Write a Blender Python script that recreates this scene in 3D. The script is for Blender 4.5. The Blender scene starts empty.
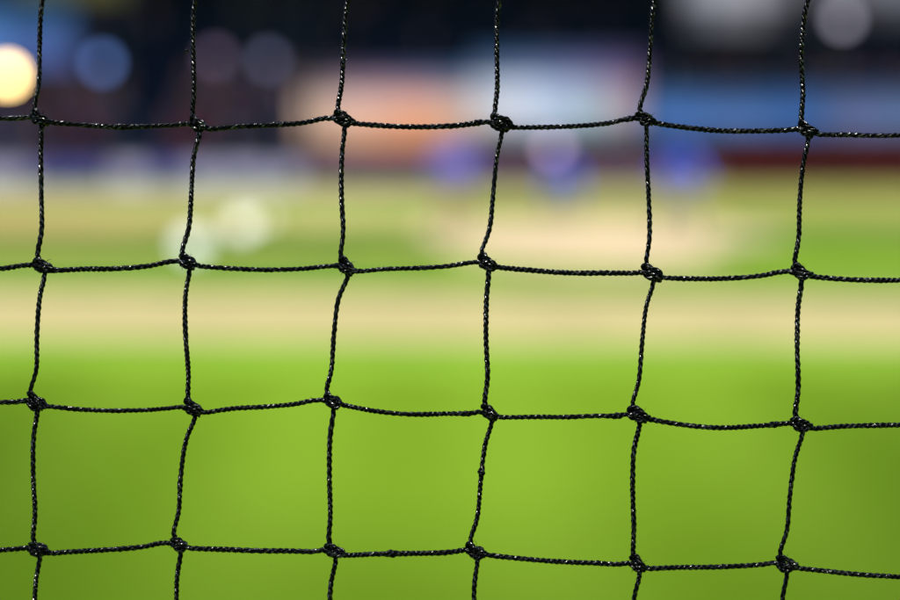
import bpy, bmesh, math, random
from mathutils import Vector, Matrix, noise
R = math.radians
random.seed(7)
S = bpy.context.scene
COL = S.collection

# ------------------------------------------------------------------ camera
CAM_H = 2.1
FPX = 1250.0                                   # 50 mm lens, photograph 900 px wide on a 36 mm sensor
TH = math.atan2(180.0, FPX)                    # pitched down: horizon 180 px above the centre
NET_D = 0.370
cd = bpy.data.cameras.new('camera')
cam = bpy.data.objects.new('camera', cd); COL.objects.link(cam)
cam.location = (0, 0, CAM_H)
cam.rotation_euler = (R(90) - TH, 0, 0)
cd.lens = 50; cd.sensor_width = 36; cd.sensor_fit = 'HORIZONTAL'
cd.clip_start = 0.02; cd.clip_end = 3000
cd.dof.use_dof = True
cd.dof.focus_distance = NET_D
cd.dof.aperture_fstop = 3.15
cd.dof.aperture_blades = 0
S.camera = cam

# ------------------------------------------------------------------ daylight
SUN_EL, SUN_AZ = R(70), R(24)                  # sun stands high, behind the camera and to its right
sun_from = Vector((math.sin(SUN_AZ) * math.cos(SUN_EL), -math.cos(SUN_AZ) * math.cos(SUN_EL), math.sin(SUN_EL)))
W = bpy.data.worlds.new('World'); S.world = W; W.use_nodes = True
wn = W.node_tree.nodes; wl = W.node_tree.links
sky = wn.new('ShaderNodeTexSky'); sky.sky_type = 'NISHITA'; sky.sun_disc = False
sky.sun_elevation = SUN_EL
sky.sun_rotation = math.atan2(sun_from.x, sun_from.y)
wl.new(sky.outputs[0], wn['Background'].inputs[0])
wn['Background'].inputs[1].default_value = 0.09
sd = bpy.data.lights.new('sun', 'SUN'); sd.energy = 3.9; sd.angle = R(0.5); sd.color = (1, 0.95, 0.87)
sun = bpy.data.objects.new('sun', sd); COL.objects.link(sun)
sun.rotation_euler = (-sun_from).to_track_quat('-Z', 'Y').to_euler()
sun.location = (20, -20, 60)

S.view_settings.view_transform = 'Standard'
S.view_settings.look = 'None'
S.view_settings.gamma = 1
S.view_settings.use_curve_mapping = False
EXPO = 0.92
S.view_settings.exposure = EXPO
S.cycles.use_denoising = True
S.cycles.use_adaptive_sampling = False

# ------------------------------------------------------------------ helpers
UP = Vector((0, math.sin(TH), math.cos(TH))); FW = Vector((0, math.cos(TH), -math.sin(TH)))
def ray(x, y):
    return Vector((1, 0, 0)) * ((x - 450) / FPX) - UP * ((y - 300) / FPX) + FW
def at(x, y, Y):                               # world point of a photo position at a given distance down the field
    d = ray(x, y); return Vector((0, 0, CAM_H)) + d * (Y / d.y)
def gnd(x, y):                                 # world point of a photo position on the turf
    d = ray(x, y); return Vector((0, 0, CAM_H)) + d * (-CAM_H / d.z)

def mat(name, col, rough=0.6, spec=0.4, vary=0.0, scale=8.0, bump=0.0, metal=0.0, emit=None, strength=0.0, sheen=0.0):
    m = bpy.data.materials.new(name); m.use_nodes = True
    n = m.node_tree.nodes; l = m.node_tree.links; b = n['Principled BSDF']
    b.inputs['Base Color'].default_value = (*col, 1)
    b.inputs['Roughness'].default_value = rough
    b.inputs['Specular IOR Level'].default_value = spec
    b.inputs['Metallic'].default_value = metal
    if sheen: b.inputs['Sheen Weight'].default_value = sheen
    if vary or bump:
        tc = n.new('ShaderNodeTexCoord'); nz = n.new('ShaderNodeTexNoise')
        nz.inputs['Scale'].default_value = scale; nz.inputs['Detail'].default_value = 5
        l.new(tc.outputs['Object'], nz.inputs['Vector'])
        if vary:
            r = n.new('ShaderNodeValToRGB')
            r.color_ramp.elements[0].position = 0.3; r.color_ramp.elements[1].position = 0.7
            r.color_ramp.elements[0].color = (*[c * (1 - vary) for c in col], 1)
            r.color_ramp.elements[1].color = (*[min(1, c * (1 + vary)) for c in col], 1)
            l.new(nz.outputs['Fac'], r.inputs[0]); l.new(r.outputs[0], b.inputs['Base Color'])
        if bump:
            bp = n.new('ShaderNodeBump'); bp.inputs['Strength'].default_value = bump; bp.inputs['Distance'].default_value = 0.02
            l.new(nz.outputs['Fac'], bp.inputs['Height']); l.new(bp.outputs[0], b.inputs['Normal'])
    if emit:
        b.inputs['Emission Color'].default_value = (*emit, 1); b.inputs['Emission Strength'].default_value = strength
    return m

def link(name, me, m=None, parent=None, smooth=False):
    o = bpy.data.objects.new(name, me); COL.objects.link(o)
    if m is not None:
        for mm in (m if isinstance(m, (list, tuple)) else [m]): me.materials.append(mm)
    if parent: o.parent = parent
    if smooth:
        me.polygons.foreach_set('use_smooth', [True] * len(me.polygons)); me.update()
    return o
def mesh(name, verts, faces):
    me = bpy.data.meshes.new(name); me.from_pydata([tuple(v) for v in verts], [], faces); me.update(); return me
def frombm(name, bm, m=None, parent=None, smooth=False):
    bmesh.ops.recalc_face_normals(bm, faces=bm.faces[:])
    me = bpy.data.meshes.new(name); bm.to_mesh(me); bm.free()
    return link(name, me, m, parent, smooth)
def tag(o, label=None, cat=None, group=None, kind=None):
    for k, v in (('label', label), ('category', cat), ('group', group), ('kind', kind)):
        if v: o[k] = v
    return o
def empty(name, loc, label=None, cat=None, group=None, rz=0):
    o = bpy.data.objects.new(name, None); COL.objects.link(o); o.location = loc; o.rotation_euler.z = rz
    o.empty_display_size = 0.2
    return tag(o, label, cat, group)
def box(bm, c, s, bevel=0.0, rx=0, rz=0):
    M = Matrix.Translation(c) @ Matrix.Rotation(rz, 4, 'Z') @ Matrix.Rotation(rx, 4, 'X') @ Matrix.Diagonal((*s, 1))
    r = bmesh.ops.create_cube(bm, size=1, matrix=M)
    if bevel:
        es = list({e for v in r['verts'] for e in v.link_edges})
        bmesh.ops.bevel(bm, geom=es, offset=bevel, segments=2, affect='EDGES', profile=0.6)
def boxes(*items):
    bm = bmesh.new()
    for it in items: box(bm, *it)
    return bm
def cone(bm, p0, p1, r0, r1, seg=16, caps=True):
    p0, p1 = Vector(p0), Vector(p1); d = p1 - p0
    q = d.to_track_quat('Z', 'Y').to_matrix().to_4x4()
    M = Matrix.Translation((p0 + p1) / 2) @ q
    bmesh.ops.create_cone(bm, cap_ends=caps, segments=seg, radius1=r0, radius2=r1, depth=d.length, matrix=M)
def ball(bm, c, r, sc=(1, 1, 1), seg=16, rot=None):
    M = Matrix.Translation(c) @ (rot or Matrix()) @ Matrix.Diagonal((*[r * k for k in sc], 1))
    bmesh.ops.create_uvsphere(bm, u_segments=seg, v_segments=max(6, seg // 2 + 2), radius=1, matrix=M)

# ------------------------------------------------------------------ the field
VIGNETTE = [(-5.6, 5.0, 5.6, 7.4, 1.0), (6.3, 5.0, 6.3, 7.8, 1.0), (0.3, 2.3, 6.5, 5.2, 0.55)]
def grass_mat(name, c1, c2, patches=True):
    m = bpy.data.materials.new(name); m.use_nodes = True
    n = m.node_tree.nodes; l = m.node_tree.links; b = n['Principled BSDF']
    b.inputs['Roughness'].default_value = 0.95; b.inputs['Specular IOR Level'].default_value = 0.02
    geo = n.new('ShaderNodeNewGeometry')
    fine = n.new('ShaderNodeTexNoise'); fine.inputs['Scale'].default_value = 45; fine.inputs['Detail'].default_value = 6
    big = n.new('ShaderNodeTexNoise'); big.inputs['Scale'].default_value = 0.55; big.inputs['Detail'].default_value = 3
    wave = n.new('ShaderNodeTexWave'); wave.wave_type = 'BANDS'; wave.bands_direction = 'X'
    wave.inputs['Scale'].default_value = 0.21; wave.inputs['Distortion'].default_value = 0.5; wave.inputs['Detail'].default_value = 2
    wave.inputs['Phase Offset'].default_value = 1.3
    for k in (fine, big, wave): l.new(geo.outputs['Position'], k.inputs['Vector'])
    def math_(op, a, bb):
        k = n.new('ShaderNodeMath'); k.operation = op
        for i, v in enumerate((a, bb)):
            if isinstance(v, (int, float)): k.inputs[i].default_value = v
            else: l.new(v, k.inputs[i])
        return k.outputs[0]
    f = math_('ADD', math_('MULTIPLY', fine.outputs['Fac'], 0.35), math_('MULTIPLY', big.outputs['Fac'], 0.25))
    f = math_('ADD', f, math_('ADD', math_('MULTIPLY', wave.outputs['Fac'], 0.25), 0.075))
    r = n.new('ShaderNodeValToRGB')
    r.color_ramp.elements[0].position = 0.3; r.color_ramp.elements[0].color = (*c1, 1)
    r.color_ramp.elements[1].position = 0.7; r.color_ramp.elements[1].color = (*c2, 1)
    l.new(f, r.inputs[0]); out = r.outputs[0]
    # corner darkening of the lens painted into the turf colour, edges ragged
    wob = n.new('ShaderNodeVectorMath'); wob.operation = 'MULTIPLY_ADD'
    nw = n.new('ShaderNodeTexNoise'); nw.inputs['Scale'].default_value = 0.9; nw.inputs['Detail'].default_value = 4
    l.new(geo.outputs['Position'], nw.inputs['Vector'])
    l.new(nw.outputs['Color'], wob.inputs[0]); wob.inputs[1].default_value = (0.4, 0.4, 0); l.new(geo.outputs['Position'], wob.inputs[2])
    for (px, py, rx, ry, k) in VIGNETTE:
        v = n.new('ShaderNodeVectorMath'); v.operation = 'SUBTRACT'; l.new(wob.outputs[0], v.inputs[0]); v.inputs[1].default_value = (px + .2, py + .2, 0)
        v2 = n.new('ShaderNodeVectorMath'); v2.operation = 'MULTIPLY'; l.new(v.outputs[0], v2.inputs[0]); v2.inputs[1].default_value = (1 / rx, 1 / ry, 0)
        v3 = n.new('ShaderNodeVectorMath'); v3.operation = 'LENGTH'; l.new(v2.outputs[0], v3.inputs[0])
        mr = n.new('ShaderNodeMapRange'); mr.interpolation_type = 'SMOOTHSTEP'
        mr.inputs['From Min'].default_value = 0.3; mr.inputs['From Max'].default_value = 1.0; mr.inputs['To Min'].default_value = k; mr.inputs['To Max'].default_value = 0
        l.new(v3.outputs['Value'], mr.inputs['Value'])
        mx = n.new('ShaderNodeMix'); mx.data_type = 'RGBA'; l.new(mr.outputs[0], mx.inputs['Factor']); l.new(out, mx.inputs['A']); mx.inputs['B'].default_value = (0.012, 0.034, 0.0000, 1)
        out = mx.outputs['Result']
    l.new(out, b.inputs['Base Color'])
    bp = n.new('ShaderNodeBump'); bp.inputs['Strength'].default_value = 0.5; bp.inputs['Distance'].default_value = 0.02
    l.new(fine.outputs['Fac'], bp.inputs['Height']); l.new(bp.outputs[0], b.inputs['Normal'])
    return m
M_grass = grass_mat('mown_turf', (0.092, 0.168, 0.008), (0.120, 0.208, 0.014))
M_deep = mat('deep_green_turf', (0.028, 0.110, 0.009), 0.95, 0.02, vary=0.12, scale=0.9, bump=0.3)
M_lush = mat('lush_turf', (0.128, 0.232, 0.020), 0.95, 0.02, vary=0.12, scale=0.9, bump=0.3)
M_dirt = mat('infield_clay', (0.300, 0.262, 0.122), 0.95, 0.02, vary=0.10, scale=1.2, bump=0.4)
M_mound = mat('mound_clay', (0.375, 0.300, 0.185), 0.95, 0.02, vary=0.10, scale=2.0, bump=0.4)
M_path = mat('worn_turf_and_clay', (0.235, 0.190, 0.070), 0.95, 0.02, vary=0.12, scale=0.6, bump=0.3)
M_pale = mat('pale_dry_turf', (0.27, 0.265, 0.10), 0.95, 0.02, vary=0.1, scale=0.6, bump=0.3)
M_olive = mat('dry_turf', (0.180, 0.192, 0.048), 0.95, 0.02, vary=0.15, scale=0.6, bump=0.3)
M_track = mat('warning_track_clay', (0.17, 0.185, 0.165), 0.95, 0.02, vary=0.15, scale=1.0, bump=0.3)

def ground_sheet(name, pts, z, m):
    return tag(link(name, mesh(name, [(p[0], p[1], z) for p in pts], [list(range(len(pts)))]), m), kind='structure')
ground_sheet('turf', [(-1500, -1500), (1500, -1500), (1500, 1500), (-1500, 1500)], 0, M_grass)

def strip(name, edge_far, edge_near, z, m, wob=0.08):
    """a band of the field whose ragged long edges follow the photo lines (x, y)"""
    def samp(e):
        P = [gnd(*p) for p in e]; out = []
        for a, b in zip(P, P[1:]):
            for k in range(24): out.append(a.lerp(b, k / 24))
        out.append(P[-1]); return out
    A, B = samp(edge_far), samp(edge_near)
    for L, sd_ in ((A, 3.1), (B, 8.7)):
        for p in L: p.y += wob * 2 * noise.noise(Vector((p.x * 0.9, sd_, z * 100))) + wob * noise.noise(Vector((p.x * 4, sd_, 1)))
    v = [(p.x, p.y, z) for p in A + B]; n = len(A)
    f = [(i, i + 1, n + i + 1, n + i) for i in range(n - 1)]
    return tag(link(name, mesh(name, v, f), m), kind='structure')
strip('dirt_path', [(-900, 284), (0, 291), (450, 294), (900, 298), (1800, 306)],
      [(-900, 336), (0, 341), (450, 343), (900, 346), (1800, 352)], 0.004, M_dirt, 0.05)
strip('base_path', [(-700, 205), (0, 206), (200, 206), (330, 210)], [(-700, 227), (0, 226), (200, 223), (330, 214)], 0.004, M_path)
strip('dry_grass', [(-700, 192), (0, 193), (330, 195), (470, 198)], [(-700, 204.5), (0, 205.5), (330, 222), (470, 214)], 0.008, M_pale, 0.04)
strip('infield_dirt', [(-700, 233), (0, 233), (250, 234), (430, 236)], [(-700, 250), (0, 249), (250, 247), (430, 245)], 0.004, M_path, 0.03)
strip('dry_grass', [(478, 192), (700, 190), (1000, 190), (1700, 190)], [(478, 212), (700, 218), (1000, 222), (1700, 222)], 0.006, M_olive)
strip('warning_track', [(-900, 176), (0, 176), (900, 176), (1900, 176)], [(-900, 190), (0, 190), (900, 189), (1900, 189)], 0.010, M_track)
strip('base_path', [(725, 231), (900, 230), (1600, 229)], [(725, 237), (900, 240), (1600, 241)], 0.004, M_olive, 0.02)
strip('lush_turf', [(-900, 337), (0, 342.5), (450, 344.5), (900, 347.5), (1800, 354)], [(-900, 362), (0, 366), (450, 374), (900, 371), (1800, 376)], 0.002, M_lush, 0.1)
strip('deep_turf', [(-700, 225), (0, 226), (250, 225), (420, 226)], [(-700, 233.5), (0, 233.5), (250, 234), (420, 233)], 0.012, M_deep, 0.02)
strip('deep_turf', [(-700, 250), (0, 250), (300, 249), (440, 248)], [(-700, 262), (0, 262), (300, 266), (440, 258)], 0.012, M_deep, 0.03)
strip('deep_turf', [(640, 245), (700, 244), (900, 243), (1600, 243)], [(640, 248), (700, 251), (900, 252), (1600, 252)], 0.014, M_deep, 0.02)
strip('deep_turf', [(730, 222), (900, 222), (1600, 222)], [(730, 229), (900, 230), (1600, 230)], 0.012, M_deep, 0.02)
strip('deep_turf', [(-900, 281), (0, 284.5), (450, 287), (900, 289), (1800, 294)], [(-900, 284), (0, 291), (450, 294), (900, 298), (1800, 306)], 0.006, M_deep, 0.02)
strip('mowing_line', [(-500, 277), (0, 279), (450, 281), (900, 283), (1400, 286)], [(-500, 282), (0, 284), (450, 286), (900, 287), (1400, 290)], 0.004, M_pale, 0.02)

def mound():
    c = gnd(575, 241); bm = bmesh.new(); rings = 14; seg = 72
    rows = []
    for i in range(rings + 1):
        t = i / rings
        row = []
        for k in range(seg):
            a = 2 * math.pi * k / seg
            rr = (1 + 0.16 * noise.noise(Vector((math.cos(a) * 2, math.sin(a) * 2, 3))) + 0.10 * noise.noise(Vector((math.cos(a) * 5, math.sin(a) * 9, 5)))) * t
            x, y = 2.55 * rr * math.cos(a), 3.0 * rr * math.sin(a)
            row.append(bm.verts.new((x, y, 0.012 + 0.24 * (0.5 + 0.5 * math.cos(math.pi * min(1, t))) )))
        rows.append(row)
    for i in range(rings):
        for k in range(seg):
            bm.faces.new((rows[i][k], rows[i][(k + 1) % seg], rows[i + 1][(k + 1) % seg], rows[i + 1][k]))
    bmesh.ops.remove_doubles(bm, verts=bm.verts[:], dist=1e-5)
    o = frombm('pitching_mound', bm, M_mound, smooth=True); o.location = (c.x, c.y, 0); tag(o, kind='structure')
mound()
strip('mound_apron', [(372, 229), (470, 220), (620, 217), (720, 224), (790, 236)], [(372, 231), (470, 242), (620, 246), (720, 244), (790, 239)], 0.008, M_mound)
strip('mound_apron', [(455, 254), (540, 250), (640, 250), (735, 255)], [(455, 256), (540, 266), (640, 270), (735, 258)], 0.008, M_mound)

# ------------------------------------------------------------------ the wall round the field
DARK_PADS = [at(x, 180, 39.0).x for x in (-180, 45, 70, 182)]
def padded_wall(x0, x1, Y, h, m_pad, m_cap, label, pad_w=1.2):
    a, b = at(x0, 180, Y).x, at(x1, 180, Y).x
    t = empty('padded_wall', ((a + b) / 2, Y, 0), label, 'wall', 'walls round the field')
    n = max(1, round((b - a) / pad_w)); w = (b - a) / n
    frombm('concrete_base', boxes(((0, 0.22, h / 2 - 0.03), (b - a, 0.2, h - 0.06))), M_conc, t)
    for k in range(n):
        frombm('pad', boxes(((a - (a + b) / 2 + w * (k + 0.5), 0.055, h / 2 - 0.02), (w - 0.03, 0.11, h - 0.1), 0.03)), M_dblue if (m_pad is M_lav and min(abs(a + w * (k + .5) - q) for q in DARK_PADS) < .62) else m_pad, t, True)
    frombm('top_rail', boxes(((0, 0.12, h), (b - a, 0.36, 0.06), 0.015)), m_cap, t)
    return t
M_conc = mat('concrete', (0.06, 0.058, 0.066), 0.85, 0.3, vary=0.2, scale=2)
M_lav = mat('lavender_vinyl', (0.40, 0.365, 0.55), 0.55, 0.4, vary=0.08, scale=1.5)
M_violet = mat('violet_vinyl', (0.17, 0.085, 0.135), 0.55, 0.4, vary=0.08, scale=1.5)
M_maroon = mat('maroon_vinyl', (0.052, 0.008, 0.009), 0.7, 0.08, vary=0.12, scale=1.5)
M_dblue = mat('deep_blue_vinyl', (0.08, 0.07, 0.26), 0.55, 0.3, vary=0.1, scale=1.5)
M_rail = mat('grey_rail', (0.07, 0.06, 0.085), 0.5, 0.4)
M_rail2 = mat('maroon_rail', (0.02, 0.004, 0.005), 0.6, 0.1)
WY = 39.0
padded_wall(-1050, 300, WY, 0.86, M_lav, M_rail, 'low pale lavender padded wall left of the three players')
padded_wall(300.5, 715, WY, 0.86, M_violet, M_rail, 'low violet padded wall behind the three players')
padded_wall(715.5, 1950, WY, 1.5, M_maroon, M_rail2, 'dark maroon padded wall below the long blue board')

# ------------------------------------------------------------------ the grandstand
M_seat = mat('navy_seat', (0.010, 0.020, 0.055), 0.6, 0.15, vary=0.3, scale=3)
M_step = mat('dark_blue_concrete', (0.022, 0.032, 0.068), 0.9, 0.1, vary=0.25, scale=0.7)  # terrace concrete in one dark blue tone, slightly varied
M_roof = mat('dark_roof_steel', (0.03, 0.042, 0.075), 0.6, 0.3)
GX0, GX1, GY0, GZ0 = -62.0, 62.0, 41.6, 0.9
ROWS, RUN, RISE = 22, 0.86, 0.40
def grandstand():
    t = empty('grandstand', (0, GY0, 0), 'wide dark roofed grandstand rising behind the boards and the wall', 'grandstand')
    prof = [(0, 0), (0, GZ0)]
    for r in range(ROWS):
        prof += [(r * RUN + RUN, GZ0 + r * RISE), (r * RUN + RUN, GZ0 + (r + 1) * RISE)]
    prof += [(ROWS * RUN + 2, GZ0 + ROWS * RISE), (ROWS * RUN + 2, 0)]
    n = len(prof)
    v = [(GX0, y, z) for y, z in prof] + [(GX1, y, z) for y, z in prof]
    f = [(i, (i + 1) % n, n + (i + 1) % n, n + i) for i in range(n)] + [list(range(n))[::-1], list(range(n, 2 * n))]
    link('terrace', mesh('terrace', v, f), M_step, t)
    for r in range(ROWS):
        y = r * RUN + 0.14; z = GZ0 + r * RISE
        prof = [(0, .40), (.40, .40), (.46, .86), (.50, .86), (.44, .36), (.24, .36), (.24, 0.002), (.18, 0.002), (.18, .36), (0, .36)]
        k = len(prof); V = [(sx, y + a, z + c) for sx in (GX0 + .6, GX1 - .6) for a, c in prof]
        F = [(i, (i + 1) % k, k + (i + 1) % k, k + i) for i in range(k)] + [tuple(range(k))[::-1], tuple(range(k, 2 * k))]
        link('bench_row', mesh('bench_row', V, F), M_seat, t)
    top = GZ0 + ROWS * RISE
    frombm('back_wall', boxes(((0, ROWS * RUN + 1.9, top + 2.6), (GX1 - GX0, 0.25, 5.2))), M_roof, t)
    frombm('unseen_shade_roof', boxes(((0, 8.7, 11.4), (GX1 - GX0, 27.0, 0.35), 0, R(3.0)),), M_roof, t)  # roof out of view, its overhang brought forward to shade the rows
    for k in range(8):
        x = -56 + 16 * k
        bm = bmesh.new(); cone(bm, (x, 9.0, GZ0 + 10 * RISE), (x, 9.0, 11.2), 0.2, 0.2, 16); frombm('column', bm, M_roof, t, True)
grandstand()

# spectators far off in the shade read as one dim mass
def crowd():
    rnd = random.Random(5); bm = bmesh.new()
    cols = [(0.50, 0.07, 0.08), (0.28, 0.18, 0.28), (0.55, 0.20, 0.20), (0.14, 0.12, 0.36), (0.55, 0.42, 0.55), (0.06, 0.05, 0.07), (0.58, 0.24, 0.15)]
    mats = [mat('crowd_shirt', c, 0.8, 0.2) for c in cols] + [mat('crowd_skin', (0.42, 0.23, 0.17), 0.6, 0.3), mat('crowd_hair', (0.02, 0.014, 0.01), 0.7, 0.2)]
    def blob(c, rad, sc):
        b_ = bmesh.new(); ball(b_, c, rad, sc, 8); b_.verts.ensure_lookup_table()
        r_ = ([v.co.copy() for v in b_.verts], [tuple(v.index for v in f.verts) for f in b_.faces]); b_.free(); return r_
    shapes = [(blob((0, 0, .72), .2, (1.05, .62, 1.5)), 0), (blob((0, -.24, .5), .2, (.95, 1.3, .5)), 0), (blob((0, -.03, 1.14), .105, (.9, 1, 1.2)), 1), (blob((0, .01, 1.18), .11, (.95, 1, 1.05)), 2)]
    V, F, MI = [], [], []
    bm.free()
    for r in range(0, 17):
        y = GY0 + r * RUN + 0.30; z = GZ0 + r * RISE
        x = -40.0
        while x < 40:
            if (x % 11.0) > 1.3 and rnd.random() < (0.78 if r < 6 else 0.03 + 0.10 * max(0, math.sin(x * .55 + r * .2))):
                o_ = Vector((x + rnd.uniform(-.05, .05), y, z)); mi = rnd.randrange(len(cols)) if r < 7 else rnd.choice((1, 3, 3, 5))
                for (vv, ff), kind in shapes:
                    k = len(V); V += [v + o_ for v in vv]; F += [tuple(i + k for i in f) for f in ff]
                    MI += [mi if kind == 0 else len(cols) + kind - 1] * len(ff)
            x += 0.52
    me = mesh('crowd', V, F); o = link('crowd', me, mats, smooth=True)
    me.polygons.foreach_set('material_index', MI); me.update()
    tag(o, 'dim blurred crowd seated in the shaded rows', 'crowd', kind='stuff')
crowd()

# ------------------------------------------------------------------ boards in front of the stand
M_frame = mat('dark_board_frame', (0.02, 0.022, 0.03), 0.5, 0.4)
def lin(c): return tuple((v / 255 / 12.92) if v < 10 else ((v / 255 + .055) / 1.055) ** 2.4 for v in c)
def board(x0, y0, x1, y1, Y, rows, label, lit=True, hs=None):  # lit: emission added to the board faces
    p0, p1 = at(x0, y1, Y), at(x1, y0, Y)
    w, h = p1.x - p0.x, p1.z - p0.z
    t = empty('billboard', ((p0.x + p1.x) / 2, Y, 0), label, 'billboard', 'boards before the grandstand')
    zc = (p0.z + p1.z) / 2
    frombm('frame', boxes(((0, 0.06, zc), (w + 0.12, 0.10, h + 0.12), 0.01)), M_frame, t)
    hs = hs or [i / len(rows) for i in range(len(rows) + 1)]
    for (ha, hb), cols in zip(zip(hs, hs[1:]), rows):
        n = len(cols)
        for i, c in enumerate(cols):
            lc = lin(c); g = 2 ** EXPO
            m = mat('added_glow_face', (0.01, 0.01, 0.01), 0.6, 0.05, emit=tuple(v / g for v in lc), strength=1.0) if lit else mat('board_face', tuple(v * 1.0 for v in lc), 0.5, 0.35, vary=0.07, scale=0.7)  # emission added to the faces, daylight alone leaves them too dim
            frombm('panel', boxes(((-w / 2 + w * (i + .5) / n, -0.012, zc + h / 2 - h * (ha + hb) / 2), (w / n - 0.015, 0.04, h * (hb - ha) - 0.015), 0.005)), m, t)
    for s in (-0.4, 0.4):
        frombm('post', boxes(((w * s, 0.19, (zc + h / 2) / 2), (0.14, 0.14, zc + h / 2 - 0.02))), M_frame, t)
    return t
BY = 39.75
board(300, 70, 470, 150, BY, [[(60, 58, 78), (78, 72, 100), (78, 74, 112), (70, 80, 120), (58, 84, 124)], [(140, 122, 125), (165, 135, 150), (170, 140, 155), (160, 138, 160), (140, 140, 165)],
      [(215, 184, 162), (232, 196, 178), (238, 188, 165), (244, 178, 142), (222, 186, 165)], [(220, 182, 155), (234, 184, 155), (228, 170, 138), (232, 162, 124), (215, 168, 136)], [(140, 112, 102), (190, 145, 122), (212, 140, 104), (200, 132, 100), (165, 130, 120)]],
      'peach and orange board with added glow left of the pale board', hs=[0, .14, .32, .58, .84, 1])
board(471, 52, 642, 136, BY, [[(40, 72, 110), (44, 78, 118), (60, 78, 118), (66, 72, 112), (66, 60, 98)], [(98, 118, 150), (112, 128, 165), (112, 122, 168), (116, 112, 160), (108, 92, 138)],
      [(198, 206, 218), (206, 218, 238), (178, 196, 226), (165, 175, 195), (165, 138, 152)], [(215, 214, 218), (214, 222, 238), (188, 208, 230), (170, 198, 208), (175, 163, 170)], [(160, 155, 165), (168, 172, 190), (150, 165, 185), (140, 150, 165), (135, 128, 145)]],
      'pale blue grey board with added glow right of the orange board', hs=[0, .16, .34, .6, .86, 1])
board(645, 82, 1010, 132, BY, [[(28, 48, 72), (26, 46, 70), (30, 44, 66), (28, 42, 66), (38, 52, 74), (44, 56, 78)], [(58, 96, 150), (52, 84, 134), (48, 88, 146), (74, 94, 136), (72, 96, 136), (84, 100, 134)], [(76, 120, 190), (84, 122, 184), (66, 108, 172), (104, 118, 166), (98, 122, 164), (108, 122, 158)]],
      'long low blue board with added glow above the maroon wall', hs=[0, .22, .5, 1])
board(-130, 6, 72, 66, BY, [[(62, 112, 168), (60, 110, 166), (44, 84, 128)], [(96, 136, 205), (94, 134, 205), (78, 100, 165)]],
      'light blue board with added glow high behind the yellow lamp')
board(15, -40, 125, -4, BY, [[(80, 86, 48), (92, 90, 50)]], 'olive board at the top edge above the blue board')
board(682, -60, 792, 30, BY, [[(142, 146, 156), (164, 166, 176), (162, 162, 170), (132, 134, 144)], [(74, 76, 86), (110, 112, 120), (106, 106, 114), (62, 62, 70)]],
      'light grey board high up left of the grey disc lamp', hs=[0, .72, 1])
board(812, -60, 960, 22, BY, [[(112, 112, 122), (116, 120, 130)], [(52, 52, 58), (66, 68, 76)]],
      'light grey board in the top right corner', hs=[0, .74, 1])

# ------------------------------------------------------------------ lamps of the stand
M_lampbody = mat('lamp_housing', (0.02, 0.02, 0.022), 0.4, 0.5, metal=0.6)
def lamp(x, y, Y, px, rgb, gain, label):
    p = at(x, y, Y); r = px / 2 * Y / FPX / math.cos(TH) ** 2; z = p.z
    t = empty('round_lamp', (p.x, p.y, 0), label, 'lamp', 'round lamps before the grandstand')
    bm = bmesh.new(); cone(bm, (0, 0.03, z), (0, 0.36, z), r * 1.03, r * 0.45, 40); frombm('housing', bm, M_lampbody, t, False)
    bm = bmesh.new(); ball(bm, (0, 0.026, z), r, (1, 0.12, 1), 40)
    frombm('lens', bm, mat('lamp_glass', (0.004, 0.004, 0.004), 0.6, 0.02, emit=tuple(v / 2 ** EXPO for v in lin(rgb)), strength=gain), t, True)
    bm = bmesh.new(); cone(bm, (0, 0.42, 0), (0, 0.42, z + 0.1), 0.06, 0.045, 12); frombm('pole', bm, M_frame, t, True)
    frombm('bracket', boxes(((0, 0.37, z), (0.1, 0.12, 0.16), 0.01)), M_frame, t)
LY = 38.4
K = (54 / 13) ** 2
lamp(7, 75, LY, 15, (255, 212, 140), 1.5 * K * 169 / 225, 'bright yellow lit lamp at the left edge')
lamp(102, 63, LY, 13, (46, 64, 102), K, 'blue lit lamp right of the yellow lamp')
lamp(215, 57, LY, 13, (46, 38, 52), K, 'faint reddish lamp right of the blue lamp')
lamp(268, 60, LY, 13, (42, 44, 60), K, 'faint grey lamp right of the reddish one')
lamp(553, 148, LY - .5, 13, (94, 80, 96), K, 'pinkish lamp low before the violet wall')
lamp(843, 19, LY, 13, (80, 78, 88), K, 'pale disc lamp before the light grey boards')

# tall dark posts that stand before the seats on the left
for x, lab in ((241, 'thin dark post left of the pair of posts'), (276, 'middle dark post of the three before the seats'), (314, 'dark post beside the orange board')):
    p = at(x, 120, 39.6); bm = bmesh.new(); cone(bm, (0, 0, 0), (0, 0, 10.2), 0.10, 0.08, 14)
    t = empty('steel_post', (p.x, p.y, 0), lab, 'post', 'dark posts before the grandstand')
    frombm('shaft', bm, M_frame, t, True)
    frombm('base_plate', boxes(((0, 0, 0.02), (0.36, 0.36, 0.03), 0.004)), M_frame, t)

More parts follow.
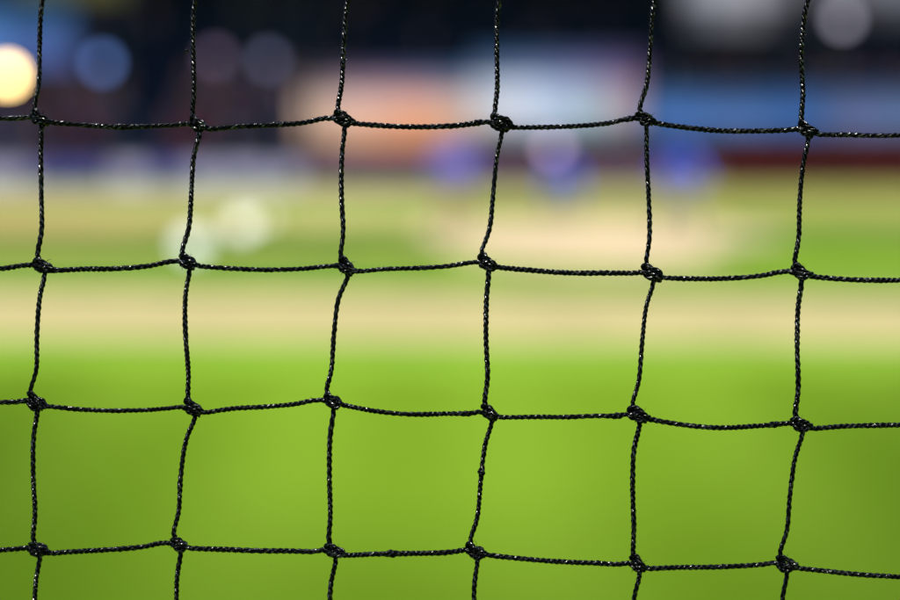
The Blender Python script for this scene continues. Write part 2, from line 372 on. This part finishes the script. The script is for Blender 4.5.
# ------------------------------------------------------------------ white discs added for pale glints on the infield, tilted to catch the sun
M_glint_white = mat('glint_disc_white', (0.80, 0.80, 0.78), 0.6, 0.3, vary=0.03, scale=20)
M_glint_rim = mat('glint_disc_pale_rim', (0.75, 0.75, 0.70), 0.4, 0.4)
def glint_disc(x, y, px, label):
    g0 = gnd(x, y); r = px / 2 * g0.y / FPX; tilt = R(38)
    t = empty('tilted_white_disc', (g0.x, g0.y, 0.012), label, 'glint', 'round white discs added as glints on the infield')
    U = Vector((0, math.sin(tilt), math.cos(tilt))); Nn = Vector((0, -math.cos(tilt), math.sin(tilt))); c = U * r * 1.06 + Vector((0, 0, .012))
    bm = bmesh.new(); cone(bm, c - Nn * .012, c + Nn * .004, r * .97, r * .97, 40); frombm('glint_disc_face', bm, M_glint_white, t)
    bm = bmesh.new(); prev = None
    for i in range(41):
        q = c + Vector((1, 0, 0)) * r * math.cos(i * math.pi / 20) + U * r * math.sin(i * math.pi / 20)
        if prev is not None: cone(bm, prev, q, .014, .014, 8)
        prev = q
    frombm('glint_disc_rim', bm, M_glint_rim, t)
    for s in (-1, 1):
        bm = bmesh.new(); p0 = c + Vector((s * r * .55, 0, 0)) + U * r * .6 - Nn * .02; cone(bm, p0, (s * r * .62, p0.y + .16, 0), .011, .011, 8); frombm('glint_disc_leg', bm, M_glint_rim, t)
glint_disc(190, 256, 25, 'added round white glint disc low on the infield, left of the smaller one')
glint_disc(241, 235, 21, 'small added round white glint disc, right of and behind the larger one')
glint_disc(263, 224, 10, 'tiny added round white glint disc, farthest right of the white ones on the grass')

# ------------------------------------------------------------------ people
M_skin = mat('skin', (0.42, 0.22, 0.15), 0.5, 0.4)
M_hair = mat('dark_hair', (0.02, 0.013, 0.01), 0.6, 0.3)
M_eye = mat('eye', (0.03, 0.02, 0.02), 0.2, 0.5)
M_shoe = mat('black_cleats', (0.02, 0.02, 0.022), 0.45, 0.4)
M_glove = mat('brown_leather', (0.16, 0.07, 0.03), 0.55, 0.4)
def remeshed(name, chains, voxel, m, parent, smooth_it=6):
    """union of tapered limbs (lists of (point, radius)) grown into one continuous skin"""
    bm = bmesh.new()
    for ch in chains:
        for (p, r) in ch: ball(bm, p, r, (1, 1, 1), 14)
        for (p, r), (q, s) in zip(ch, ch[1:]):
            if (Vector(q) - Vector(p)).length > 1e-4: cone(bm, p, q, r, s, 14)
    me = bpy.data.meshes.new(name); bm.to_mesh(me); bm.free()
    o = bpy.data.objects.new(name, me); COL.objects.link(o)
    md = o.modifiers.new('r', 'REMESH'); md.mode = 'VOXEL'; md.voxel_size = voxel
    ms = o.modifiers.new('s', 'SMOOTH'); ms.iterations = smooth_it; ms.factor = 0.5
    dg = bpy.context.evaluated_depsgraph_get(); dg.update()
    new = bpy.data.meshes.new_from_object(o.evaluated_get(dg)); new.name = name
    bpy.data.objects.remove(o); bpy.data.meshes.remove(me)
    return link(name, new, m, parent, True)
def person(loc, rz, J, shirt, pants, cap, label, glove=None):
    V = {k: Vector(v) for k, v in J.items()}
    t = empty('person', loc, label, 'person', 'players on the infield', rz)
    hd = V['head']; face = (V['face'] - hd).normalized(); upv = (hd - V['neck']).normalized()
    side = face.cross(upv).normalized(); face = upv.cross(side).normalized()
    H = lambda s, f, u: hd + side * s + face * f + upv * u
    ch = [[(V['pelvis'], .135), (V['waist'], .122), (V['chest'], .145), (V['neckbase'], .075), (V['neck'], .056), (H(0, -.005, 0.02), .07)],
          [(H(0, -.015, .045), .094), (H(0, .01, .0), .085), (H(0, .035, -.065), .055), (H(0, .06, -.085), .03)],
          [(H(0, .09, .035), .014), (H(0, .113, -.012), .017)], [(H(0, .088, -.052), .018), (H(0, .092, -.056), .016)]]
    for s in (-1, 1):
        L = 'l' if s < 0 else 'r'
        ch.append([(H(s * .086, -.01, .0), .02), (H(s * .09, -.012, .03), .02)])
        sh, el, wr, hp, kn, an = (V[L + k] for k in ('sh', 'el', 'wr', 'hip', 'kn', 'an'))
        ch.append([(V['chest'].lerp(sh, .4) , .11), (sh, .066), (sh.lerp(el, .5), .052), (el, .042), (el.lerp(wr, .3), .043), (wr, .028)])
        d = (wr - el).normalized(); pn = d.cross(Vector((s, 0.3, 0.1))).normalized(); q = d.cross(pn).normalized()
        palm = wr + d * .075
        ch.append([(wr, .028), (wr + d * .04 + pn * .014, .023), (palm + pn * .03, .013)]); ch.append([(wr, .026), (wr + d * .04 - pn * .014, .022), (palm - pn * .03, .013)])
        ch.append([(wr + d * .04, .024), (palm, .017)])
        for i, ln in enumerate((.066, .078, .074, .056)):
            b = palm + pn * (.033 - .022 * i)
            ch.append([(b, .0105), (b + d * ln * .5 + q * .010, .0098), (b + d * ln * .8 + q * .03, .009), (b + d * ln * .92 + q * .048, .008)])
        ch.append([(wr + d * .03 + pn * .025, .015), (wr + d * .06 + pn * .052, .012), (wr + d * .095 + pn * .058 + q * .015, .010)])
        ch.append([(V['pelvis'].lerp(hp, .6), .12), (hp, .10), (hp.lerp(kn, .5), .078), (kn, .058), (kn.lerp(an, .3), .056), (an, .038)])
        ft = Vector((face.x, face.y, 0)).normalized() if J.get('feet') is None else Vector(J['feet'])
        ch.append([(an, .038), (an + ft * .06 - Vector((0, 0, .045)), .034), (an + ft * .17 - Vector((0, 0, .06)), .024)])
    remeshed('body', ch, .0075, M_skin, t, 3)
    sc = [[(V['pelvis'] + Vector((0, 0, .0)), .152), (V['waist'], .15), (V['chest'], .168), (V['neckbase'] - upv * .03, .085)]]
    for L in 'lr':
        sh, el = V[L + 'sh'], V[L + 'el']; sc.append([(V['chest'].lerp(sh, .4), .135), (sh, .085), (sh.lerp(el, .55), .076), (el, .066), (el.lerp(V[L + 'wr'], .85), .05)])
    remeshed('jersey', sc, .014, shirt, t)
    pc = []
    for L in 'lr':
        hp, kn, an = (V[L + k] for k in ('hip', 'kn', 'an'))
        pc.append([(V['pelvis'], .146), (V['pelvis'].lerp(hp, .7), .138), (hp, .118), (hp.lerp(kn, .5), .098), (kn, .08), (kn.lerp(an, .35), .078), (kn.lerp(an, .9), .062)])
    remeshed('trousers', pc, .014, pants, t)
    for L in 'lr':
        an = V[L + 'an']; ft = Vector((face.x, face.y, 0)).normalized() if J.get('feet') is None else Vector(J['feet'])
        bm = [[(an - Vector((0, 0, .01)), .052), (an - ft * .03 - Vector((0, 0, .05)), .043), (an + ft * .08 - Vector((0, 0, .05)), .043), (an + ft * .19 - Vector((0, 0, .058)), .034)]]
        remeshed('shoe', bm, .01, M_shoe, t, 3)
    remeshed('hair', [[(H(0, -.045, .035), .082), (H(0, -.06, -.02), .062)]], .01, M_hair, t)
    rot = Matrix((side, face, upv)).transposed().to_4x4()
    bm = bmesh.new(); ball(bm, (0, 0, 0), .108, (.96, 1.04, .86), 20)
    bmesh.ops.bisect_plane(bm, geom=bm.verts[:] + bm.edges[:] + bm.faces[:], plane_co=(0, 0, 0), plane_no=(0, 0, -1), clear_outer=True)
    bm.transform(Matrix.Translation(H(0, -.012, .058)) @ rot)
    c = frombm('cap', bm, cap, t, True)
    bm = bmesh.new(); vs = []
    for k in range(11):
        a = math.pi * k / 10; vs.append((math.cos(a) * .085, .06 + math.sin(a) * .115, -.012 * math.sin(a)))
    top = [bm.verts.new(v) for v in vs]; low = [bm.verts.new((v[0], v[1], v[2] - .006)) for v in vs]
    bm.faces.new(top); bm.faces.new(low[::-1])
    for k in range(11): bm.faces.new((top[k], low[k], low[(k + 1) % 11], top[(k + 1) % 11]))
    bm.transform(Matrix.Translation(H(0, -.012, .06)) @ rot); frombm('cap_peak', bm, cap, c)
    for s in (-1, 1):
        bm = bmesh.new(); ball(bm, H(s * .034, .082, .018), .0125, (1, 1, 1), 10); frombm('eye', bm, M_eye, t, True)
    if glove:
        wr, el = V[glove + 'wr'], V[glove + 'el']; d = (wr - el).normalized()
        g = remeshed('glove', [[(wr + d * .03, .055), (wr + d * .10, .085), (wr + d * .17, .07)], [(wr + d * .07 + Vector((.06, 0, .02)), .04), (wr + d * .15 + Vector((.09, 0, .03)), .03)]], .012, M_glove, t)
        tag(g, 'brown leather glove')
    return t
akimbo = dict(pelvis=(0, 0, .98), waist=(0, -.01, 1.12), chest=(0, .0, 1.33), neckbase=(0, .01, 1.50), neck=(0, -.015, 1.57), head=(0, -.03, 1.70), face=(.1, -1, 1.66),
             lsh=(-.21, .01, 1.44), lel=(-.39, .06, 1.2), lwr=(-.22, -.06, 1.03), rsh=(.21, .01, 1.44), rel=(.39, .06, 1.2), rwr=(.22, -.06, 1.03),
             lhip=(-.10, 0, .92), lkn=(-.15, -.04, .50), lan=(-.19, .02, .09), rhip=(.10, 0, .92), rkn=(.15, -.05, .50), ran=(.19, 0, .09))
crouch = dict(pelvis=(0, .16, .66), waist=(0, .06, .78), chest=(0, -.12, .93), neckbase=(0, -.23, 1.04), neck=(0, -.28, 1.08), head=(0, -.36, 1.18), face=(0, -1.36, 1.12),
              lsh=(-.2, -.19, 1.0), lel=(-.3, -.26, .72), lwr=(-.22, -.34, .50), rsh=(.2, -.19, 1.0), rel=(.3, -.26, .72), rwr=(.22, -.34, .50),
              lhip=(-.11, .14, .62), lkn=(-.24, -.22, .43), lan=(-.24, .04, .09), rhip=(.11, .14, .62), rkn=(.24, -.22, .43), ran=(.24, .04, .09), feet=(0, -1, 0))
ready = dict(pelvis=(0, .08, .90), waist=(0, .03, 1.04), chest=(0, -.04, 1.25), neckbase=(0, -.08, 1.41), neck=(0, -.12, 1.47), head=(0, -.17, 1.59), face=(-.4, -1.1, 1.55),
             lsh=(-.21, -.06, 1.36), lel=(-.33, -.12, 1.12), lwr=(-.28, -.36, 1.06), rsh=(.21, -.06, 1.36), rel=(.35, -.05, 1.12), rwr=(.34, -.28, 1.02),
             lhip=(-.11, .06, .84), lkn=(-.24, -.12, .48), lan=(-.28, .04, .09), rhip=(.11, .06, .84), rkn=(.24, -.12, .48), ran=(.30, .06, .09), feet=(-.2, -1, 0))
M_blue = mat('violet_blue_jersey', (0.09, 0.125, 0.64), 0.7, 0.3, vary=0.1, scale=6)
M_blue2 = mat('royal_blue_jersey', (0.045, 0.130, 0.80), 0.7, 0.3, vary=0.1, scale=6)
M_navy = mat('navy_cap', (0.02, 0.03, 0.16), 0.7, 0.3)
M_tanp = mat('tan_trousers', (0.30, 0.19, 0.12), 0.75, 0.3, vary=0.08, scale=6)
M_greyp = mat('grey_trousers', (0.25, 0.23, 0.22), 0.75, 0.3, vary=0.08, scale=6)
M_bluep = mat('blue_trousers', (0.05, 0.10, 0.42), 0.75, 0.3, vary=0.08, scale=6)
g = gnd(455, 234); person((g.x, g.y, .012), R(8), akimbo, M_blue, M_tanp, M_navy, 'person in violet blue shirt and tan trousers, leftmost of three players')
g = gnd(562, 216); person((g.x, g.y, .012), R(-4), crouch, M_blue2, M_bluep, M_navy, 'person crouching in blue between the two standing players', 'l')
g = gnd(678, 238); person((g.x, g.y, .012), R(-6), ready, M_blue2, M_greyp, M_navy, 'person in bright blue shirt and grey trousers, rightmost of three players', 'l')

# ------------------------------------------------------------------ the net
MM = NET_D / FPX                                # one photo pixel on the net, in metres
net_n = (FW * math.cos(R(2.8)) + UP * -math.sin(R(2.8))).normalized()       # the net hangs nearly square to the lens, its foot a little farther
net_c = Vector((0, 0, CAM_H)) + FW * NET_D
def N(x, y, dz=0.0):                            # a point on the net, dz pixels towards the field side (-) or the camera (+)
    d = ray(x, y); o = Vector((0, 0, CAM_H))
    return o + d * ((net_c - o).dot(net_n) / d.dot(net_n)) - net_n * (dz * MM)
KN = {1: [(40, 118), (197, 124), (343, 119), (500, 123), (645, 119), (806, 130)],
      2: [(43, 266), (188, 262), (346, 267), (487, 263), (652, 273), (800, 272)],
      3: [(35, 402), (193, 408), (332, 401), (490, 413), (638, 415), (800, 424)],
      4: [(38, 549), (179, 544), (334, 551), (476, 551), (638, 564), (786, 564)]}
KX = {0: [(46, -30), (196, -24), (352, -29), (501, -25), (658, -28), (808, -20)],
      5: [(36, 690), (182, 688), (331, 694), (479, 697), (634, 706), (786, 709)]}
rk = random.Random(3)
knots = {}
for r, row in {**KN, **KX}.items():
    for c, p in enumerate(row, 1): knots[(r, c)] = p
for r in range(0, 6):
    (x1, y1), (x6, y6) = knots[(r, 1)], knots[(r, 6)]
    dx, dy = (x6 - x1) / 5, (y6 - y1) / 5
    for c in (-1, 0): knots[(r, c)] = (x1 + dx * (c - 1) + rk.uniform(-4, 4), y1 + dy * (c - 1) + rk.uniform(-3, 3))
    for c in (7, 8): knots[(r, c)] = (x6 + dx * (c - 6) + rk.uniform(-4, 4), y6 + dy * (c - 6) + rk.uniform(-3, 3))
knots[(1, 7)] = (958, 132); knots[(2, 7)] = (950, 279); knots[(3, 7)] = (950, 423); knots[(4, 7)] = (938, 578)
for c in range(-1, 9):
    knots[(-1, c)] = (knots[(0, c)][0] + rk.uniform(-4, 4) + 2, knots[(0, c)][1] - 144 + rk.uniform(-3, 3))
    knots[(6, c)] = (knots[(5, c)][0] + rk.uniform(-4, 4) - 2, knots[(5, c)][1] + 143 + rk.uniform(-3, 3))
RMIN, RMAX, CMIN, CMAX = -1, 6, -1, 8
SAG = {(1, 1): 5.5, (1, 2): 3.5, (1, 3): 6, (1, 4): 5.5, (1, 5): 6.5, (1, 6): 4.5, (2, 0): 4, (2, 1): 4.5, (2, 2): 5.5, (2, 3): 3, (2, 4): 5, (2, 5): 6, (2, 6): 5,
       (3, 1): 6, (3, 2): 2.5, (3, 3): 7.5, (3, 4): 3, (3, 5): 8.5, (3, 6): 2, (4, 1): 3.5, (4, 2): 3.5, (4, 3): 3, (4, 4): 4.5, (4, 5): 3.5, (4, 6): 4}
BOW = {(0, 1): -3, (0, 2): -4, (0, 3): -4, (0, 4): -4, (0, 5): -2, (0, 6): -6, (1, 1): -.5, (1, 2): -1.5, (1, 3): -3, (1, 4): -.5, (1, 5): 0, (1, 6): -3, (2, 1): -2, (2, 2): -4.5, (2, 3): -5, (2, 4): -2, (2, 5): -2.5, (2, 6): -3,
       (3, 1): -3.5, (3, 2): -5.5, (3, 3): -4, (3, 4): -2, (3, 5): -5, (3, 6): -3}
def kz(r, c): return 5 * noise.noise(Vector((r * 0.7 + 5, c * 0.6, 2.2)))
def catmull(P, per=14):
    P = [Vector(p) for p in P]; P = [P[0] * 2 - P[1]] + P + [P[-1] * 2 - P[-2]]; out = []
    for i in range(1, len(P) - 2):
        a, b, c, d = P[i - 1:i + 3]
        for k in range(per):
            t = k / per
            out.append(0.5 * (2 * b + (c - a) * t + (2 * a - 5 * b + 4 * c - d) * t * t + (3 * b - a - 3 * c + d) * t ** 3))
    out.append(P[-2]); return out
def resample(P, ds):
    out = [P[0].copy()]; acc = 0.0
    for a, b in zip(P, P[1:]):
        L = (b - a).length
        while L > 0 and acc + L >= ds:
            t = (ds - acc) / L; a = a.lerp(b, t); out.append(a.copy()); L = (b - a).length; acc = 0.0
        acc += L
    return out
def twist(V, F, pts, rad, pitch=18.0, phase=0.0, sides=6, swell=None, step=1.7):
    """three-ply twisted cord along px-space points: appends to V, F in world space"""
    P = resample(pts, step); n = len(P)
    if n < 3: return
    rs, ro = rad * 0.52, rad * 0.50
    ref = Vector((0, 0, 1)); T0 = (P[1] - P[0]).normalized()
    nrm = (ref - T0 * ref.dot(T0)).normalized() if abs(ref.dot(T0)) < 0.95 else Vector((1, 0, 0))
    frames = []
    for i in range(n):
        T = (P[min(n - 1, i + 1)] - P[max(0, i - 1)]).normalized()
        nrm = (nrm - T * nrm.dot(T)).normalized(); frames.append((T, nrm, T.cross(nrm)))
    for s in range(3):
        base = len(V)
        for i in range(n):
            T, a, b = frames[i]; k = 1.0
            if swell: k = swell(P[i])
            k *= 1 + 0.10 * noise.noise(P[i] * 0.05 + Vector((0, 0, phase))) + 0.13 * noise.noise(P[i] * 0.23 + Vector((s * 9, 0, phase)))
            ang = phase + 2 * math.pi * (i * step / pitch + 0.45 * noise.noise(P[i] * 0.022 + Vector((phase, 0, 0)))) + s * 2.0944
            o = P[i] + (a * math.cos(ang) + b * math.sin(ang)) * ro * k
            for j in range(sides):
                q = 2 * math.pi * j / sides + ang
                v = o + (a * math.cos(q) + b * math.sin(q)) * rs * k
                V.append(N(v.x, v.y, v.z))
        for i in range(n - 1):
            for j in range(sides):
                j2 = (j + 1) % sides
                F.append((base + i * sides + j, base + i * sides + j2, base + (i + 1) * sides + j2, base + (i + 1) * sides + j))
        F.append(tuple(base + j for j in range(sides))[::-1]); F.append(tuple(base + (n - 1) * sides + j for j in range(sides)))
SLUBS = [(187, 51, 1.5), (122, 124, 1.5), (482, 472, 1.6), (391, 554, 1.6), (773, 421, 1.7), (513, 262, 1.4), (630, 119, 1.35), (617, 415, 1.5), (466, 411, 1.4), (477, 122, 1.3), (179, 486, 1.3)]
SPURS = {('v', 4): [(483, 472, -1, -.1)], ('v', 2): [(190, 51, -1, .2)]}
def spurs(V, F, key):
    for x, y, dx, dy in SPURS.get(key, []):
        twist(V, F, catmull([(x, y, 0), (x + dx * 2.5 - dy, y + dy * 2.5 + dx, 1.5), (x + dx * 4.6, y + dy * 4.6, 1.5), (x + dx * 3 + dy * 1.6, y + dy * 3 - dx * 1.6, 0)], 6), 1.5, pitch=9, step=.8)
def swell(p):
    k = 1.0
    for x, y, s in SLUBS:
        d2 = (p.x - x) ** 2 + (p.y - y) ** 2
        if d2 < 400: k += (s - 1) * math.exp(-d2 / 18.0)
    return k

def twine_mat():
    m = bpy.data.materials.new('black_twine'); m.use_nodes = True
    n = m.node_tree.nodes; l = m.node_tree.links; b = n['Principled BSDF']
    b.inputs['Base Color'].default_value = (0.001, 0.001, 0.0012, 1)
    b.inputs['Specular IOR Level'].default_value = 0.55
    tc = n.new('ShaderNodeTexCoord'); nz = n.new('ShaderNodeTexNoise'); nz.inputs['Scale'].default_value = 1500; nz.inputs['Detail'].default_value = 3
    l.new(tc.outputs['Object'], nz.inputs['Vector'])
    b.inputs['Roughness'].default_value = 0.2
    dull = n.new('ShaderNodeTexNoise'); dull.inputs['Scale'].default_value = 1100; dull.inputs['Detail'].default_value = 2; l.new(tc.outputs['Object'], dull.inputs['Vector'])
    mr = n.new('ShaderNodeMapRange'); mr.inputs['From Min'].default_value = 0.53; mr.inputs['From Max'].default_value = 0.63; mr.inputs['To Min'].default_value = 0.07; mr.inputs['To Max'].default_value = 1.0
    l.new(dull.outputs['Fac'], mr.inputs['Value']); l.new(mr.outputs[0], b.inputs['Specular IOR Level'])
    bp = n.new('ShaderNodeBump'); bp.inputs['Strength'].default_value = 0.6; bp.inputs['Distance'].default_value = 0.0003
    l.new(nz.outputs['Fac'], bp.inputs['Height']); l.new(bp.outputs[0], b.inputs['Normal'])
    return m
def fuzz(V, F, p, out, L, rnd):
    side = Vector((-out.y, out.x, 0)) * rnd.uniform(-.8, .8); b0 = len(V)
    P = [p, p + out * L * .5 + side * L * .18, p + out * L * .85 + side * L * .6 + Vector((0, 0, rnd.uniform(-1, 1)))]
    for i, q in enumerate(P):
        w = .30 - .09 * i
        for k in range(3): V.append(N(q.x + w * math.cos(2.1 * k), q.y + w * math.sin(2.1 * k), q.z + w * (k - 1)))
    for i in range(2):
        for k in range(3): F.append((b0 + 3 * i + k, b0 + 3 * i + (k + 1) % 3, b0 + 3 * i + 3 + (k + 1) % 3, b0 + 3 * i + 3 + k))
M_twine = twine_mat()
CR = 2.8
net = empty('safety_net', (net_c.x, net_c.y, 0), 'black knotted square mesh safety net of twisted cord across the whole view', 'net')
org = net.location.copy()
def netpart(name, V, F, smooth=True):
    o = link(name, mesh(name, [v - org for v in V], F), M_twine, net, smooth); return o
for c in range(CMIN, CMAX + 1):
    V, F = [], []
    for r in range(RMIN, RMAX):
        (xa, ya), (xb, yb) = knots[(r, c)], knots[(r + 1, c)]; za, zb = kz(r, c), kz(r + 1, c)
        bow = BOW.get((r, c), -3 + rk.uniform(-2, 2))
        P = [(xa - 3.5, ya - 5, za - 2), (xa, ya + 2, za - 2.5), (xa + 1.5, ya + 11, za)]
        for t in (.25, .5, .75):
            off = bow * (1 - abs(t - .5) * 1.0) + rk.uniform(-.5, .5)
            P.append((xa + (xb - xa) * t + off, ya + (yb - ya) * t, za + (zb - za) * t + rk.uniform(-1, 1)))
        P += [(xb - 5, yb - 13, zb), (xb - 3.5, yb - 5, zb - 2)]
        C_ = catmull(P); twist(V, F, C_, CR * rk.uniform(.90, 1.02), pitch=rk.uniform(16, 21), phase=rk.uniform(0, 6), swell=swell)
        for _ in range(2):
            q = C_[rk.randrange(8, len(C_) - 2)]; fuzz(V, F, q, Vector((rk.choice((-1, 1)), rk.uniform(-.6, .6), 0)), rk.uniform(3.2, 5), rk)
    spurs(V, F, ('v', c)); netpart('vertical_cord', V, F)
for r in range(RMIN, RMAX + 1):
    V, F = [], []
    for c in range(CMIN, CMAX):
        (xa, ya), (xb, yb) = knots[(r, c)], knots[(r, c + 1)]; za, zb = kz(r, c), kz(r, c + 1)
        sag = 0.9 * SAG.get((r, c), 4.5 + rk.uniform(-2, 2))
        P = [(xa + 8, ya + 2.5, za + 1), (xa + 13, ya + 4.5, za)]
        for t, k in ((.28, .92), (.5, 1), (.72, .62)):
            P.append((xa + (xb - xa) * t, ya + (yb - ya) * t + sag * k + (1 - t) * 1.0 + rk.uniform(-.4, .4), za + (zb - za) * t + rk.uniform(-1, 1)))
        P += [(xb - 22, yb + 0.4 + rk.uniform(-.7, .7), zb), (xb - 11, yb - 0.8, zb), (xb - 5, yb + .5, zb + 1)]
        C_ = catmull(P); twist(V, F, C_, CR * rk.uniform(.92, 1.05), pitch=rk.uniform(16, 21), phase=rk.uniform(0, 6), swell=swell)
        for _ in range(2):
            q = C_[rk.randrange(4, len(C_) - 2)]; fuzz(V, F, q, Vector((rk.uniform(-.6, .6), rk.choice((-1, 1)), 0)), rk.uniform(3.2, 5), rk)
    spurs(V, F, ('h', r)); netpart('horizontal_cord', V, F)
LOOP = [(-12, -1.5, 0), (-8, 0.5, 1.5), (-4.5, 4.5, 3.2), (1, 6.6, 3.6), (6.5, 5.6, 2.2), (8.5, 2, -1.5), (4.5, -2, -4), (-2, -4, -4.5), (-7.5, -4.5, -2.5), (-8, -7.5, 0.2),
        (-4.5, -8.5, 2.8), (0.5, -5.2, 4.8), (6, -0.3, 4.8), (10.5, 3.4, 2.6), (14, 4.8, 0)]
WRAP = [(-7.5, -2, -1), (-5.5, 0, 2.5), (0, 1.6, 4.6), (5, 3.8, 3.6), (8, 6.2, 0.5), (3.5, 7, -2.5), (-3, 3.5, -3.5)]
for (r, c), (x, y) in knots.items():
    V, F = [], []; z = kz(r, c); a = R(rk.uniform(-13, 13)); sc = rk.uniform(.78, .98); sy = rk.uniform(.84, 1.08)
    for path in (LOOP, WRAP):
        P = []
        for i, (px, py, pz) in enumerate(path):
            j = 0.0 if (path is LOOP and i in (0, len(path) - 1)) else 1.35
            px, py, pz = px * sc + rk.uniform(-j, j), py * sc * sy + rk.uniform(-j, j), pz + rk.uniform(-j, j) * .6
            if j: px, py = px * math.cos(a) - py * math.sin(a), px * math.sin(a) + py * math.cos(a)
            P.append((x + px, y + py, z + pz))
        twist(V, F, catmull(P, 10), CR * rk.uniform(.84, .96), phase=rk.uniform(0, 6), step=1.3)
    twist(V, F, catmull([(x - 6 * sc, y - 3 * sc, z - 1), (x - 2 * sc, y + 1.5 * sc, z + .5), (x + 2 * sc, y + 3 * sc, z + .5), (x + 7 * sc, y + 3.6 * sc, z - 1)], 8), CR * 1.25, phase=rk.uniform(0, 6), step=1.3)
    for _ in range(4):
        t_ = rk.uniform(0, 6.28); d_ = Vector((math.cos(t_), math.sin(t_), 0)); fuzz(V, F, Vector((x, y, z + 2)) + d_ * 5, d_, rk.uniform(4, 8), rk)
    netpart('knot', V, F)

# the rest of the net, round the part in view, down to the turf and up past the camera
def outer():
    V, F = [], []
    cell = 152 * MM; cellv = 145 * MM
    base = N(425, 336); vd = UP * math.cos(R(2.8)) + FW * math.sin(R(2.8)) * -1
    vdir = (Vector((0, 0, 1)) - net_n * net_n.z).normalized()
    rows_dn = int(base.z / vdir.z / cellv) - 1; rows_up = 26; cols = 30
    P = {}
    for r in range(-rows_up, rows_dn + 1):
        for c in range(-cols, cols + 1):
            if RMIN <= r + 2 <= RMAX and CMIN <= c + 3 <= CMAX:
                kx, ky = knots[(r + 2, c + 3)]; P[(r, c)] = N(kx, ky, kz(r + 2, c + 3))
            else:
                j = Vector((rk.uniform(-1, 1), 0, rk.uniform(-1, 1))) * 0.0013
                P[(r, c)] = base + Vector((1, 0, 0)) * (c * cell + (0.085 - 0.0) * 0) - vdir * (r - 0.5) * cellv + j
    def seg(p, q, bend):
        m = (p + q) / 2 + bend; pts = [p, p.lerp(q, .25) + bend * .75, m, p.lerp(q, .75) + bend * .75, q]
        d = (q - p).normalized(); a = net_n; b = d.cross(a).normalized(); base_ = len(V)
        for s in pts:
            for k in range(4): V.append(s + (a * math.cos(k * math.pi / 2) + b * math.sin(k * math.pi / 2)) * CR * MM)
        for i in range(4):
            for k in range(4):
                k2 = (k + 1) % 4; F.append((base_ + i * 4 + k, base_ + i * 4 + k2, base_ + i * 4 + 4 + k2, base_ + i * 4 + 4 + k))
    inside = lambda r, c: RMIN <= r + 2 <= RMAX and CMIN <= c + 3 <= CMAX
    for (r, c), p in P.items():
        for dr, dc, bend in ((0, 1, Vector((0, 0, -1)) * 4.5 * MM), (1, 0, Vector((-1, 0, 0)) * 3 * MM)):
            q = P.get((r + dr, c + dc))
            if q is None or (inside(r, c) and inside(r + dr, c + dc)): continue
            seg(p, q, bend)
        if not inside(r, c):
            b0 = len(V)
            for d in ((1, 0, 0), (-1, 0, 0), (0, 1, 0), (0, -1, 0), (0, 0, 1), (0, 0, -1)): V.append(p + Vector(d) * 8 * MM)
            for a, b, cc in ((0, 2, 4), (2, 1, 4), (1, 3, 4), (3, 0, 4), (2, 0, 5), (1, 2, 5), (3, 1, 5), (0, 3, 5)): F.append((b0 + a, b0 + b, b0 + cc))
    o = netpart('outer_netting', V, F); o['kind'] = 'stuff'
outer()
